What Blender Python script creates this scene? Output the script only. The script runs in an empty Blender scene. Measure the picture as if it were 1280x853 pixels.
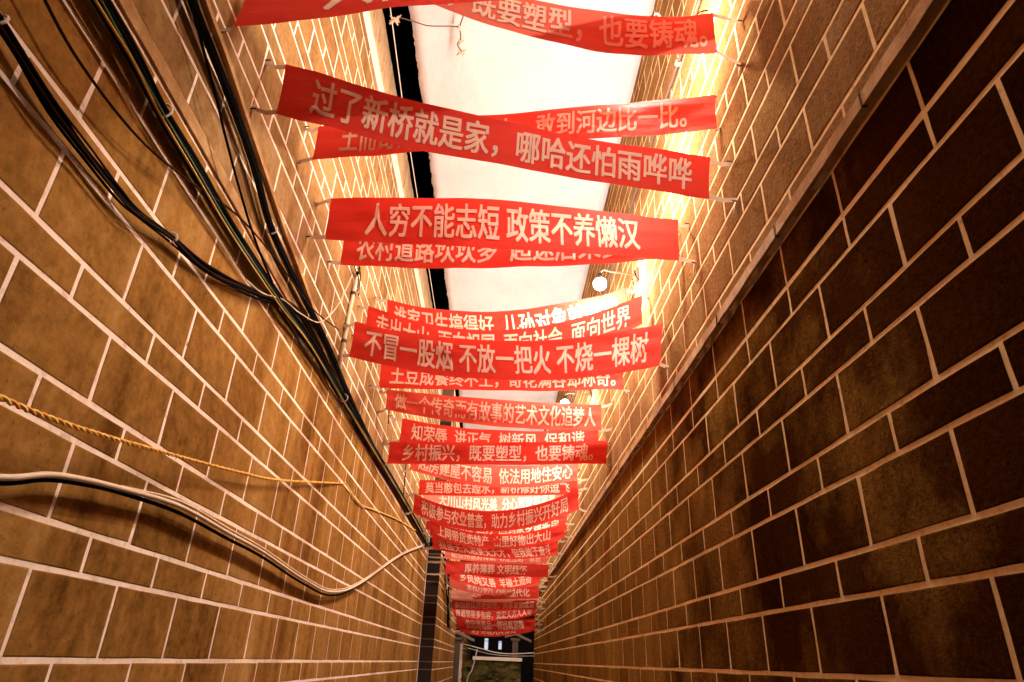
import bpy, math, random
from mathutils import Matrix, Vector, noise
from math import sin, cos, pi, radians
random.seed(7)
SC = bpy.context.scene
COL = SC.collection

# ------------------------------------------------------------------ camera, world, exposure
cam = bpy.data.cameras.new('camera')
cam.sensor_width = 36.0
cam.lens = 813.0 / 1280.0 * 36.0
cam.clip_start = 0.05
cam.clip_end = 2000
co = bpy.data.objects.new('camera', cam)
R3 = Matrix(((0.9989936555, -0.0439225349, -0.0090822462),
             (-0.0275743713, -0.4417414278, -0.8967185539),
             (0.0353741476, 0.8960665834, -0.4425080200)))
co.matrix_world = Matrix.Translation((0, 0, 1.6)) @ R3.to_4x4()
COL.objects.link(co)
SC.camera = co

W = bpy.data.worlds.new('World')
SC.world = W
W.use_nodes = True
wn = W.node_tree
bg = wn.nodes['Background']
sky = wn.nodes.new('ShaderNodeTexSky')
sky.sky_type = 'NISHITA'
sky.sun_disc = False
sky.sun_elevation = radians(-12)
sky.sun_rotation = radians(200)
wn.links.new(sky.outputs[0], bg.inputs[0])
bg.inputs[1].default_value = 0.05

SC.view_settings.view_transform = 'Standard'
SC.view_settings.look = 'None'
SC.view_settings.exposure = 1.85
SC.view_settings.gamma = 1.0
SC.cycles.max_bounces = 6
SC.cycles.diffuse_bounces = 4

XL, XR = -1.12, 1.0          # faces of the two walls
EYE = 1.6
LAMPS = [(0.72, 0.35, 4.45), (0.70, 2.33, 4.62), (0.70, 3.10, 4.32), (0.68, 4.14, 4.148), (0.68, 5.30, 4.25), (0.68, 6.75, 4.185),
         (0.56, 8.10, 4.25), (0.52, 9.3, 4.3), (0.50, 11.6, 4.15), (0.50, 13.9, 4.0), (0.50, 16.2, 4.0)]
BULB = 405.0

# ------------------------------------------------------------------ helpers
def link(o):
    COL.objects.link(o)
    return o

def mesh(name, verts, faces, mat=None, parent=None, smooth=False):
    me = bpy.data.meshes.new(name)
    me.from_pydata([tuple(v) for v in verts], [], faces)
    me.update()
    if smooth:
        me.polygons.foreach_set('use_smooth', [True] * len(me.polygons))
    o = bpy.data.objects.new(name, me)
    if mat:
        me.materials.append(mat)
    if parent:
        o.parent = parent
    return link(o)

def empty(name, loc=(0, 0, 0)):
    o = bpy.data.objects.new(name, None)
    o.location = loc
    o.empty_display_size = 0.05
    return link(o)

def tag(o, label=None, cat=None, group=None, kind=None):
    if label: o['label'] = label
    if cat: o['category'] = cat
    if group: o['group'] = group
    if kind: o['kind'] = kind
    return o

class MB:
    def __init__(s): s.v = []; s.f = []
    def box(s, a, b):
        n = len(s.v)
        x0, y0, z0 = a; x1, y1, z1 = b
        s.v += [(x0,y0,z0),(x1,y0,z0),(x1,y1,z0),(x0,y1,z0),(x0,y0,z1),(x1,y0,z1),(x1,y1,z1),(x0,y1,z1)]
        s.f += [tuple(n + i for i in q) for q in ((3,2,1,0),(4,5,6,7),(0,1,5,4),(1,2,6,5),(2,3,7,6),(3,0,4,7))]
        return s
    def tube(s, pts, r, seg=7, cap=True):
        pts = [Vector(p) for p in pts]
        n0 = len(s.v)
        rr = r if isinstance(r, (list, tuple)) else [r] * len(pts)
        prev = None
        for i, p in enumerate(pts):
            t = (pts[min(i + 1, len(pts) - 1)] - pts[max(i - 1, 0)]).normalized()
            if prev is None:
                a = t.cross(Vector((0, 0, 1)))
                if a.length < 0.1: a = t.cross(Vector((1, 0, 0)))
            else:
                a = prev - t * prev.dot(t)
            a.normalize(); prev = a
            b = t.cross(a)
            for k in range(seg):
                th = 2 * pi * k / seg
                s.v.append(tuple(p + (a * cos(th) + b * sin(th)) * rr[i]))
        for i in range(len(pts) - 1):
            for k in range(seg):
                k2 = (k + 1) % seg
                s.f.append((n0 + i*seg + k, n0 + i*seg + k2, n0 + (i+1)*seg + k2, n0 + (i+1)*seg + k))
        if cap:
            s.f.append(tuple(n0 + k for k in reversed(range(seg))))
            s.f.append(tuple(n0 + (len(pts)-1)*seg + k for k in range(seg)))
        return s
    def build(s, name, mat, parent=None, smooth=False):
        return mesh(name, s.v, s.f, mat, parent, smooth)

def spline(pts, n=8):
    pts = [Vector(p) for p in pts]
    P = [pts[0] * 2 - pts[1]] + pts + [pts[-1] * 2 - pts[-2]]
    out = []
    for i in range(1, len(P) - 2):
        for k in range(n):
            t = k / n
            a, b, c, d = P[i-1], P[i], P[i+1], P[i+2]
            out.append(0.5 * ((2*b) + (c - a)*t + (2*a - 5*b + 4*c - d)*t*t + (3*b - a - 3*c + d)*t**3))
    out.append(pts[-1])
    return out

# ------------------------------------------------------------------ materials
class NT:
    def __init__(s, name):
        s.m = bpy.data.materials.new(name); s.m.use_nodes = True
        s.t = s.m.node_tree; s.n = s.t.nodes
        s.b = s.n['Principled BSDF']; s.out = s.n['Material Output']
    def new(s, t, **kw):
        n = s.n.new(t)
        for k, v in kw.items(): setattr(n, k, v)
        return n
    def l(s, a, b): s.t.links.new(a, b)
    def pos(s, scale=(1, 1, 1)):
        g = s.new('ShaderNodeNewGeometry')
        m = s.new('ShaderNodeMapping'); m.inputs['Scale'].default_value = scale
        s.l(g.outputs['Position'], m.inputs['Vector'])
        return m.outputs[0]
    def noise(s, vec, scale, detail=4, rough=.55):
        n = s.new('ShaderNodeTexNoise')
        n.inputs['Scale'].default_value = scale; n.inputs['Detail'].default_value = detail
        n.inputs['Roughness'].default_value = rough
        s.l(vec, n.inputs['Vector'])
        return n.outputs['Fac']
    def ramp(s, fac, stops):
        r = s.new('ShaderNodeValToRGB')
        e = r.color_ramp.elements
        while len(e) < len(stops): e.new(0.5)
        for i, (p, c) in enumerate(stops):
            e[i].position = p; e[i].color = (*c, 1) if len(c) == 3 else c
        s.l(fac, r.inputs[0])
        return r.outputs[0]
    def mix(s, fac, a, b, mode='MIX'):
        m = s.new('ShaderNodeMix', data_type='RGBA', blend_type=mode)
        if isinstance(fac, (int, float)): m.inputs[0].default_value = fac
        else: s.l(fac, m.inputs[0])
        for sock, v in ((m.inputs[6], a), (m.inputs[7], b)):
            if isinstance(v, (tuple, list)): sock.default_value = (*v, 1)
            else: s.l(v, sock)
        return m.outputs[2]
    def math(s, op, a, b=0.0):
        m = s.new('ShaderNodeMath', operation=op)
        for i, v in enumerate((a, b)):
            if isinstance(v, (int, float)): m.inputs[i].default_value = v
            else: s.l(v, m.inputs[i])
        return m.outputs[0]
    def bump(s, h, dist=.002, strength=1.0, prev=None):
        b = s.new('ShaderNodeBump')
        b.inputs['Distance'].default_value = dist; b.inputs['Strength'].default_value = strength
        s.l(h, b.inputs['Height'])
        if prev: s.l(prev, b.inputs['Normal'])
        return b.outputs[0]
    def done(s, col=None, rough=.85, normal=None, spec=.3, metal=0):
        if col is not None:
            if isinstance(col, tuple): s.b.inputs['Base Color'].default_value = (*col, 1)
            else: s.l(col, s.b.inputs['Base Color'])
        s.b.inputs['Roughness'].default_value = rough
        s.b.inputs['Specular IOR Level'].default_value = spec
        s.b.inputs['Metallic'].default_value = metal
        if normal: s.l(normal, s.b.inputs['Normal'])
        return s.m

def block_material(name, dark, mid, light, grain, bumpd, streak_amt, rough=.9, spec=0.0, shade_stain=False):
    t = NT(name)
    t.b.inputs['Specular Tint'].default_value = (1, .62, .32, 1)
    big = t.noise(t.pos((1, 1, .45)), 1.7, 5, .6)
    streak = t.noise(t.pos((7, 7, .5)), 1.0, 4, .55)
    where = t.ramp(t.noise(t.pos((1, .8, .4)), .9, 3, .5), [(.42, (0, 0, 0)), (.60, (1, 1, 1))])
    streak = t.math('ADD', t.math('MULTIPLY', t.math('SUBTRACT', streak, .5), where), .5)
    fine = t.noise(t.pos(), grain, 6, .7)
    oi = t.new('ShaderNodeObjectInfo')
    ge = t.new('ShaderNodeNewGeometry')
    rnd = t.math('FRACT', t.math('ADD', oi.outputs['Random'], ge.outputs['Random Per Island']))
    f = t.math('MULTIPLY', big, .45)
    f = t.math('ADD', f, t.math('MULTIPLY', streak, streak_amt))
    f = t.math('ADD', f, t.math('MULTIPLY', fine, .45))
    f = t.math('ADD', f, t.math('MULTIPLY', rnd, .10))
    f = t.math('SUBTRACT', f, (.45 + streak_amt + .45 + .10) * .5 - .5)
    col = t.ramp(f, [(.30, dark), (.52, mid), (.72, light)])
    spots = t.noise(t.pos(), 46, 3, .6)
    sp = t.ramp(spots, [(.30, (0, 0, 0)), (.36, (1, 1, 1))])
    col = t.mix(sp, t.mix(.45, col, (0.06, 0.03, 0.015)), col)
    if bumpd > .005:
        vo = t.new('ShaderNodeTexVoronoi'); vo.inputs['Scale'].default_value = 75; t.l(t.pos((1, 1, 1.5)), vo.inputs['Vector'])
        pit = t.ramp(vo.outputs['Distance'], [(.10, (0, 0, 0)), (.45, (1, 1, 1))])
        big2 = t.ramp(t.noise(t.pos(), 7, 4, .6), [(.40, (0, 0, 0)), (.62, (1, 1, 1))])
        dk = t.mix(1.0, col, (.30, .26, .24), 'MULTIPLY')
        col = t.mix(t.math('MULTIPLY', t.math('SUBTRACT', 1.0, pit), t.math('ADD', t.math('MULTIPLY', big2, .6), .25)), col, dk)
        lt = t.ramp(t.noise(t.pos((1, 1, 1.4)), 90, 4, .7), [(.60, (0, 0, 0)), (.72, (1, 1, 1))])
        col = t.mix(t.math('MULTIPLY', lt, .35), col, light)
    if shade_stain:
        # shade and stain patches painted on the near end, fading along the alley
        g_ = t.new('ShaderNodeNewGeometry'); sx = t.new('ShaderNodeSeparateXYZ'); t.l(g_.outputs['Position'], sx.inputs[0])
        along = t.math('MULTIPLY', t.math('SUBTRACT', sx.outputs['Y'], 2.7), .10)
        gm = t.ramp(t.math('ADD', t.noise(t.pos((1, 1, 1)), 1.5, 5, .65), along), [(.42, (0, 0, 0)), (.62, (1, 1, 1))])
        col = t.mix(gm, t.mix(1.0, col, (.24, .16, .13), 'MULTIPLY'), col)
    h1 = t.noise(t.pos(), 130, 5, .7)
    h2 = t.noise(t.pos(), 42, 5, .7)
    nrm = t.bump(t.math('ADD', t.math('MULTIPLY', h1, .5), h2), bumpd, 1.0)
    return t.done(col, rough, nrm, spec)

M = {}
M['block_l'] = block_material('smooth_brown_block', (.105, .042, .008), (.30, .142, .034), (.43, .24, .085), 22, .0022, .60)
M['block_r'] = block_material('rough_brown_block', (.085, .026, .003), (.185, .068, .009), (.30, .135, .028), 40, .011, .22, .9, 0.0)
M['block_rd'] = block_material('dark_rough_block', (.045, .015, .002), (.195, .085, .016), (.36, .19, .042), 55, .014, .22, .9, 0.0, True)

M['block_lu'] = block_material('lamplit_smooth_block', (.12, .056, .018), (.27, .148, .056), (.42, .27, .135), 22, .0022, .55)  # upper left courses: strong lamplight and glare put into the colour
M['block_ru'] = block_material('lamplit_rough_block', (.095, .036, .009), (.23, .115, .042), (.38, .23, .11), 40, .011, .22, .9, 0.0)  # upper right courses: lamp glow painted in as a paler, less saturated tone
def orange_mortar():
    t = NT('orange_mortar')
    n = t.noise(t.pos(), 30, 4, .6)
    c = t.ramp(n, [(.25, (.44, .27, .11)), (.42, (.74, .52, .27)), (.7, (.84, .62, .36))])
    return t.done(c, 1.0, t.bump(t.noise(t.pos(), 120, 3), .0015), 0.0)
M['mortar_r'] = orange_mortar()
t = NT('pale_mortar')
n = t.noise(t.pos(), 30, 4, .6)
c = t.ramp(n, [(.22, (.20, .11, .05)), (.27, (.58, .40, .28)), (.42, (.86, .67, .53)), (.7, (.92, .77, .63))])
M['mortar'] = t.done(c, 1.0, t.bump(t.noise(t.pos(), 120, 3), .0015), 0.0)

t = NT('rough_concrete')
n = t.noise(t.pos((1, 3, 1)), 5, 6, .7)
c = t.ramp(n, [(.30, (.16, .08, .03)), (.42, (.42, .27, .14)), (.7, (.58, .42, .26))])
M['concrete'] = t.done(c, .92, t.bump(t.noise(t.pos(), 40, 6, .7), .006), .15)

t = NT('ledge_plaster')
n = t.noise(t.pos((1, 1, 1)), 9, 5, .7)
c = t.ramp(n, [(.30, (.26, .13, .045)), (.5, (.40, .22, .085)), (.7, (.52, .33, .16))])
M['ledge'] = t.done(c, .9, t.bump(t.noise(t.pos(), 55, 5, .7), .004), .15)

def banner_material(name, base, trans, open_=0.0):
    t = NT(name)
    n = t.noise(t.pos(), 3.0, 4, .6)
    c = t.mix(n, base, tuple(min(1, v * .82) for v in base))
    rough = t.bump(t.math('ADD', t.noise(t.pos((.7, 1, 3.0)), 6, 3, .5), t.math('MULTIPLY', t.noise(t.pos((2, 1, 1)), 26, 3, .6), .18)), .006)
    t.l(c, t.b.inputs['Base Color']); t.b.inputs['Roughness'].default_value = .55
    t.b.inputs['Specular IOR Level'].default_value = .12
    t.l(rough, t.b.inputs['Normal'])
    tr = t.new('ShaderNodeBsdfTranslucent'); t.l(c, tr.inputs[0]); t.l(rough, tr.inputs[1])
    mx = t.new('ShaderNodeMixShader'); mx.inputs[0].default_value = trans
    t.l(t.b.outputs[0], mx.inputs[1]); t.l(tr.outputs[0], mx.inputs[2]); t.l(mx.outputs[0], t.out.inputs[0])
    if open_:
        tp = t.new('ShaderNodeBsdfTransparent'); m2 = t.new('ShaderNodeMixShader'); m2.inputs[0].default_value = open_
        t.l(mx.outputs[0], m2.inputs[1]); t.l(tp.outputs[0], m2.inputs[2]); t.l(m2.outputs[0], t.out.inputs[0])
    return t.m
M['print'] = banner_material('pale_print', (.78, .53, .41), .0)
RED, PALE = (.62, .036, .020), (.80, .36, .24)
M['strap'] = banner_material('beige_strap', (.50, .37, .25), .25)

t = NT('white_canopy')
n = t.noise(t.pos(), 2.2, 6, .6)
c = t.ramp(n, [(.3, (.47, .43, .43)), (.6, (.53, .49, .49))])
sp = t.ramp(t.noise(t.pos(), 26, 4, .7), [(.26, (0, 0, 0)), (.29, (1, 1, 1))])
c = t.mix(sp, (.26, .18, .11), c)
nrm = t.bump(t.noise(t.pos((1, .5, 1)), 4, 4), .02)
M['canopy'] = t.done(c, .8, nrm, .2)

def simple(name, col, rough=.6, bumpd=0, metal=0, spec=.4, var=.25, scale=20):
    t = NT(name)
    n = t.noise(t.pos(), scale, 4, .6)
    c = t.mix(n, tuple(v * (1 - var) for v in col), tuple(min(1, v * (1 + var)) for v in col))
    return t.done(c, rough, t.bump(t.noise(t.pos(), scale * 3, 4), bumpd) if bumpd else None, spec, metal)
M['black'] = simple('black_cable', (.0025, .0018, .0014), .8, spec=.03)
M['brown'] = simple('brown_cable', (.025, .009, .003), .8, spec=.04)
M['yellow'] = simple('yellow_cable', (.62, .36, .05), .5)
M['green'] = simple('green_cable', (.05, .14, .05), .5)
M['pale'] = simple('pale_cable', (.66, .50, .34), .55)
M['tie'] = simple('white_tie', (.80, .68, .56), .5)
M['rope_o'] = simple('orange_strand', (.85, .30, .03), .7)
M['rope_y'] = simple('yellow_strand', (.85, .55, .10), .7)
M['rope_w'] = simple('pale_rope', (.66, .58, .48), .8)
M['pvc'] = simple('pale_pipe', (.68, .52, .36), .5)
M['iron'] = simple('rusty_iron', (.07, .035, .02), .7, .001)
M['rag'] = simple('dirty_rag', (.50, .40, .28), .9, .003)
M['wood'] = simple('pale_post', (.11, .07, .04), .8, .002)
M['tile'] = simple('roof_tile', (.20, .14, .10), .8, .003)
M['facade'] = simple('dark_facade', (.02, .014, .011), .9)
M['shade_mortar'] = simple('shaded_mortar', (.16, .10, .06), .95, spec=0)  # mortar colour darkened for the shade on the second house's end face
M['stain_shade'] = simple('dark_stain_shade', (.022, .012, .007), .95)  # dark joints and drain stains; also painted shade on the second house's end
t = NT('mossy_masonry')
n = t.noise(t.pos((1, 1, 1.8)), 3.2, 6, .7)
c = t.ramp(n, [(.35, (.012, .008, .005)), (.5, (.10, .085, .02)), (.62, (.17, .11, .04)), (.75, (.05, .03, .015))])
M['moss'] = t.done(c, .95, t.bump(t.noise(t.pos(), 25, 5, .7), .02), .1)
t = NT('paving')
n = t.noise(t.pos(), 2.5, 6, .65)
c = t.ramp(n, [(.3, (.06, .045, .035)), (.7, (.15, .12, .09))])
M['ground'] = t.done(c, .9, t.bump(t.noise(t.pos(), 30, 5), .006), .2)
def glow(name, col, s):
    t = NT(name)
    e = t.new('ShaderNodeEmission'); e.inputs[0].default_value = (*col, 1); e.inputs[1].default_value = s
    t.l(e.outputs[0], t.out.inputs[0]); return t.m
M['bulb'] = glow('lit_bulb', (1.0, .85, .73), BULB)
M['lit'] = glow('lit_window', (.80, .88, 1.0), .22)
M['tube'] = glow('warm_tube', (1.0, .80, .45), 1.3)

# ------------------------------------------------------------------ ground
g = mesh('ground', [(-600, -600, 0), (600, -600, 0), (600, 600, 0), (-600, 600, 0)], [(0, 1, 2, 3)], M['ground'])
tag(g, 'dark concrete ground of the alley and the yard beyond', kind='structure')

# ------------------------------------------------------------------ block walls
def rows_left():
    out = []
    z = EYE - .035 - .3125 * 5
    while z < EYE + 1.58:
        out.append((z, z + .2, 'tall')); out.append((z + .206, z + .3065, 'short')); z += .3125
    rows = [(a, b, k, 0) for a, b, k in out if b < EYE + 1.585 and a > .0]
    last = rows[-1][1]
    rows.append((last + .012, EYE + 1.592, 'short', 0))
    z = EYE + 1.6725
    up = []
    z = EYE + 2.86 - .3125 * 4
    up.append((EYE + 1.665, z + .2, 'tall', 1))
    up.append((z + .206, z + .3065, 'short', 1)); z += .3125
    while z < EYE + 4.3:
        up.append((z, z + .2, 'tall', 1)); up.append((z + .206, z + .3065, 'short', 1)); z += .3125
    return rows + [r for r in up if r[1] < EYE + 4.30]
def rows_right():
    out = []
    z = EYE - .3115 * 5
    while z < EYE + 1.42:
        out.append((z, z + .192, 'tall', 0)); out.append((z + .198, z + .3055, 'short', 0)); z += .3115
    rows = [r for r in out if r[1] < EYE + 1.425 and r[0] > 0]
    last = rows[-1][1]
    if EYE + 1.425 - last > .04: rows.append((last + .012, EYE + 1.42, 'short', 0))
    rows.append((EYE + 1.481, EYE + 1.571, 'short', 1))
    z = EYE + 1.578
    while z < EYE + 4.6:
        rows.append((z, z + .190, 'tall', 1)); rows.append((z + .196, z + .3025, 'short', 1)); z += .3085
    return rows

JM = .0075       # half a joint
def cells(rows, phase, pitch, y0, y1):
    out = []
    for (a, b, k, lv) in rows:
        p = pitch[lv]
        off = phase[lv] + (0 if k == 'tall' else p * .5)
        i = math.floor((y0 - off) / p)
        while off + i * p < y1:
            ya, yb = off + i * p + JM, off + (i + 1) * p - JM
            ya = max(ya, y0); yb = min(yb, y1)
            if yb - ya > .04:
                out.append((ya, yb, a + .0045, b - .0045, lv))
            i += 1
    return out

CAMI = co.matrix_world.inverted()
def project(p):
    q = CAMI @ Vector(p)
    if q.z > -.05: return None
    return (640 + 813 * q.x / -q.z, 426.5 - 813 * q.y / -q.z)
def shown(x, c):
    P = [project((x, y, z)) for y in c[:2] for z in c[2:4]]
    if any(p is None for p in P): return 0
    P = [(min(1300, max(-20, a)), min(873, max(-20, b))) for a, b in (P[0], P[1], P[3], P[2])]
    s = 0
    for i in range(4):
        x1, y1 = P[i]; x2, y2 = P[(i + 1) % 4]; s += x1 * y2 - x2 * y1
    return abs(s) / 2

def block_shape(dy, dz, sgn, rng, rag):
    """one block, front face towards +sgn x, origin at its centre on the wall face; uneven arrises"""
    e = .0035
    def j(): return rng.uniform(-rag, rag)
    ys = [-dy/2, -dy/6, dy/6, dy/2]
    outer = []
    ring = [(-dy/2, -dz/2), (-dy/6, -dz/2), (dy/6, -dz/2), (dy/2, -dz/2), (dy/2, 0), (dy/2, dz/2), (dy/6, dz/2), (-dy/6, dz/2), (-dy/2, dz/2), (-dy/2, 0)]
    ring = [(a + j(), b + j()) for a, b in ring]
    if rng.random() < .45:
        k = rng.choice((0, 3, 5, 8)); c_ = rng.uniform(.002, .0055)
        a, b = ring[k]; ring[k] = (a - math.copysign(c_, a), b - math.copysign(c_ * rng.uniform(.4, 1), b))
    v = [(-.012 * sgn, a, b) for a, b in ring]
    v += [(0.0 * sgn, a, b) for a, b in ring]
    v += [((.0012 + rng.uniform(0, .0006)) * sgn, a * (1 - 2*e/dy), b * (1 - 2*e/dz)) for a, b in ring]
    n = len(ring); f = []
    for k in range(2):
        for i in range(n):
            q = (k*n + i, k*n + (i+1) % n, (k+1)*n + (i+1) % n, (k+1)*n + i)
            f.append(q if sgn > 0 else q[::-1])
    top = tuple(2*n + i for i in range(n))
    f.append(top if sgn > 0 else top[::-1])
    return v, f

def build_wall(parent, x, sgn, rows, phase, pitch, y0, y1, mat, rag, nbest=300, mat0=None):
    rng = random.Random(11 + int(x * 100))
    cs = cells(rows, phase, pitch, y0, y1)
    scored = sorted(((shown(x, c), i) for i, c in enumerate(cs)), reverse=True)
    best = {i for s, i in scored[:nbest] if s > 40}
    shapes = {}
    V, F = {0: [], 1: []}, {0: [], 1: []}
    for i, c in enumerate(cs):
        dy, dz = c[1] - c[0], c[3] - c[2]
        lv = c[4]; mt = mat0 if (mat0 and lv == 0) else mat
        key = (round(dy, 3), round(dz, 3), lv)
        if key not in shapes:
            shapes[key] = []
            for k in range(8):
                v, f = block_shape(dy, dz, sgn, rng, rag)
                shapes[key].append([v, f, None])
        sh = shapes[key][rng.randrange(8)]
        cy, cz = (c[0] + c[1]) / 2, (c[2] + c[3]) / 2
        if i in best:
            if sh[2] is None:
                me = bpy.data.meshes.new('block'); me.from_pydata(sh[0], [], sh[1]); me.materials.append(mt); sh[2] = me
            o = bpy.data.objects.new('block', sh[2]); o.parent = parent; o.location = (x, cy, cz)
            link(o)
        else:
            n = len(V[lv])
            V[lv] += [(p[0] + x, p[1] + cy, p[2] + cz) for p in sh[0]]
            F[lv] += [tuple(n + q for q in fc) for fc in sh[1]]
    for lv in (0, 1):
        if V[lv]:
            o = mesh('blockwork', V[lv], F[lv], mat0 if (mat0 and lv == 0) else mat, parent); o['kind'] = 'stuff'
    return cs

# left wall
lw = empty('block_wall'); tag(lw, 'smooth brown block wall on the left with cable bundles running along it', 'wall')
LY0, LY1 = -3.0, 11.0
MB().box((XL - .22, LY0, 0), (XL - .0005, LY1, EYE + 4.45)).build('mortar_bed', M['mortar'], lw)
build_wall(lw, XL, 1, rows_left(), {0: 1.68, 1: 2.86}, {0: .405, 1: .40}, LY0, LY1, M['block_lu'], .0012, 300, M['block_l'])
# cast beam on top, uneven lower edge
def rough_beam(name, x0, x1, y0, y1, z0, z1, amp, mat, parent, face, step=.06):
    V, F = [], []
    n = int((y1 - y0) / step)
    for i in range(n + 1):
        y = y0 + (y1 - y0) * i / n
        d = noise.noise(Vector((y * 4, z0, 1))) * amp
        e = noise.noise(Vector((y * 9, z1, 5))) * amp
        xx = x1 + face * noise.noise(Vector((y * 7, z1, 9))) * amp * .6
        V += [(x0, y, z0 + d), (xx, y, z0 + d), (xx, y, z1 + e), (x0, y, z1 + e)]
    for i in range(n):
        a = i * 4
        for k in range(4):
            q = (a + k, a + (k+1) % 4, a + 4 + (k+1) % 4, a + 4 + k)
            F.append(q[::-1] if x1 > x0 else q)
    F.append((0, 1, 2, 3) if x1 > x0 else (3, 2, 1, 0)); a = n * 4
    F.append((a+3, a+2, a+1, a) if x1 > x0 else (a, a+1, a+2, a+3))
    return mesh(name, V, F, mat, parent)
rough_beam('top_beam', XL - .22, XL + .012, LY0, LY1, EYE + 4.285, EYE + 4.66, .012, M['concrete'], lw, 1)
rough_beam('floor_band', XL - .1, XL + .010, LY0, LY1, EYE + 1.600, EYE + 1.655, .004, M['ledge'], lw, 1)

# right wall
rw = empty('block_wall'); tag(rw, 'rough brown block wall on the right with a pale ledge', 'wall')
RY0, RY1 = -3.0, 17.4
MB().box((XR + .0005, RY0, 0), (XR + .24, RY1, EYE + 4.62)).build('mortar_bed', M['mortar_r'], rw)
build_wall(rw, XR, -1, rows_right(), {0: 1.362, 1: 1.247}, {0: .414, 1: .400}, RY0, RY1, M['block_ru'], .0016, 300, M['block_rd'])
rough_beam('ledge', XR + .1, XR - .034, RY0, RY1, EYE + 1.428, EYE + 1.474, .005, M['ledge'], rw, -1)
for y in (1.31, 1.93, 2.62, 3.4, 4.15, 5.2, 6.5, 8.1, 10.0, 12.4):
    MB().box((XR - .0365, y, EYE + 1.426), (XR - .02, y + .006, EYE + 1.476)).build('ledge_joint', M['stain_shade'], rw)
# ragged render broken off under the ledge
V, F = [], []
rng = random.Random(3)
for k in range(60):
    y = 1.6 + k * .19 + rng.uniform(-.06, .06); L = rng.uniform(.05, .16); h = rng.uniform(.006, .026)
    n = len(V)
    V += [(XR - .028, y, EYE + 1.43), (XR - .024, y + L, EYE + 1.43), (XR - .003, y + L*.7, EYE + 1.43 - h), (XR - .004, y + L*.3, EYE + 1.43 - h*.8), (XR, y, EYE+1.43), (XR, y+L, EYE+1.43)]
    F += [(0+n, 1+n, 2+n, 3+n), (4+n, 0+n, 3+n), (1+n, 5+n, 2+n)]
o = mesh('broken_render', V, F, M['concrete'], rw); o['kind'] = 'stuff'
for (y, z, L) in ((8.03, 3.80, .16), (10.41, 2.24, .20)):
    mb = MB().tube([(XR + .02, y, z), (XR - .045, y, z - .012)], .016, 8)
    mb.build('drain_stub', M['iron'], rw)
    pts = [(XR - .0022, y - .018, z), (XR - .0022, y + .02, z), (XR - .0022, y + .012, z - L), (XR - .0022, y - .006, z - L * .8)]
    mesh('drain_stain', pts, [(0, 1, 2, 3)], M['stain_shade'], rw)

# second house on the left, stepping into the alley
hw = empty('block_wall'); tag(hw, 'brown block wall stepping into the alley beyond the left wall', 'wall')
X2, Y2, Y3 = -.900, 11.02, 17.0
MB().box((X2 - .5, Y2, 0), (X2 - .0005, Y3, EYE + 4.45)).build('mortar_bed', M['mortar'], hw)
build_wall(hw, X2, 1, rows_left(), {0: 1.68, 1: 2.86}, {0: .405, 1: .40}, Y2 + .002, Y3, M['block_l'], .0012, 60)
V, F = [], []
rr = rows_left()
for (a, b, k, lv) in rr:
    n = len(V)
    x0, x1 = XL + .012, X2 - .004
    V += [(x0, Y2 - .0015, a + .005), (x1, Y2 - .0015, a + .005), (x1, Y2 - .0015, b - .005), (x0, Y2 - .0015, b - .005),
          (x0, Y2 + .01, a + .005), (x1, Y2 + .01, a + .005), (x1, Y2 + .01, b - .005), (x0, Y2 + .01, b - .005)]
    F += [tuple(n + q for q in f) for f in ((0,1,2,3),(0,4,5,1),(1,5,6,2),(2,6,7,3),(3,7,4,0))]
MB().box((XL + .011, Y2 - .0008, 0), (X2 - .0012, Y2 + .008, EYE + 4.44)).build('end_mortar', M['shade_mortar'], hw)
mesh('end_blocks', V, F, M['stain_shade'], hw)['kind'] = 'stuff'  # blocks painted dark for the shade the banners throw on this face
# third, darker wall farther back
tw = empty('block_wall'); tag(tw, 'dark low block wall at the far left behind the pale post', 'wall')
MB().box((-.98, 17.6, 0), (-.7205, 24.0, 2.22)).build('mortar_bed', M['mortar'], tw)
build_wall(tw, -.72, 1, [r for r in rows_left() if r[1] < 2.22], {0: 1.68, 1: 2.86}, {0: .405, 1: .4}, 17.6, 24, M['block_l'], .0012, 40)
rough_beam('coping', -1.0, -.70, 17.58, 24.0, 2.222, 2.262, .006, M['concrete'], tw, 1)

# ------------------------------------------------------------------ canopy sheets
def canopy(y0, y1, z0, label, seed, xl=-.845):
    rng = random.Random(seed)
    nx, ny = 22, int((y1 - y0) / .022)
    V, F = [], []
    for j in range(ny + 1):
        y = y0 + (y1 - y0) * j / ny
        tear = noise.noise(Vector((y * 1.7, seed, 0))) * .022 + noise.noise(Vector((y * 9, seed, 3))) * .010 + noise.noise(Vector((y * 26, seed, 7))) * .016
        tr = noise.noise(Vector((y * 2.3, seed, 11))) * .01 + noise.noise(Vector((y * 21, seed, 13))) * .004
        for i in range(nx + 1):
            u = i / nx
            x = (xl + tear) + (XR + .004 + tr - xl - tear) * u
            z = z0 + noise.noise(Vector((x * 1.6, y * 1.1, seed))) * .030 + noise.noise(Vector((x * 5, y * 4, seed))) * .006
            if u > .985: z = max(z, z0 - .01)
            V.append((x, y, z))
    n = len(V)
    V += [(x, y, z + .006) for x, y, z in V]
    w = nx + 1
    for j in range(ny):
        for i in range(nx):
            a = j * w + i
            F.append((a, a + w, a + w + 1, a + 1)); F.append((n + a, n + a + 1, n + a + w + 1, n + a + w))
        a = j * w; F.append((a, n + a, n + a + w, a + w))
        a = j * w + nx; F.append((a, a + w, n + a + w, n + a))
    for i in range(nx):
        F.append((i, i + 1, n + i + 1, n + i)); a = ny * w + i; F.append((a, n + a, n + a + 1, a + 1))
    o = mesh('canopy_sheet', V, F, M['canopy'], None, True)
    tag(o, label, 'canopy')
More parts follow.
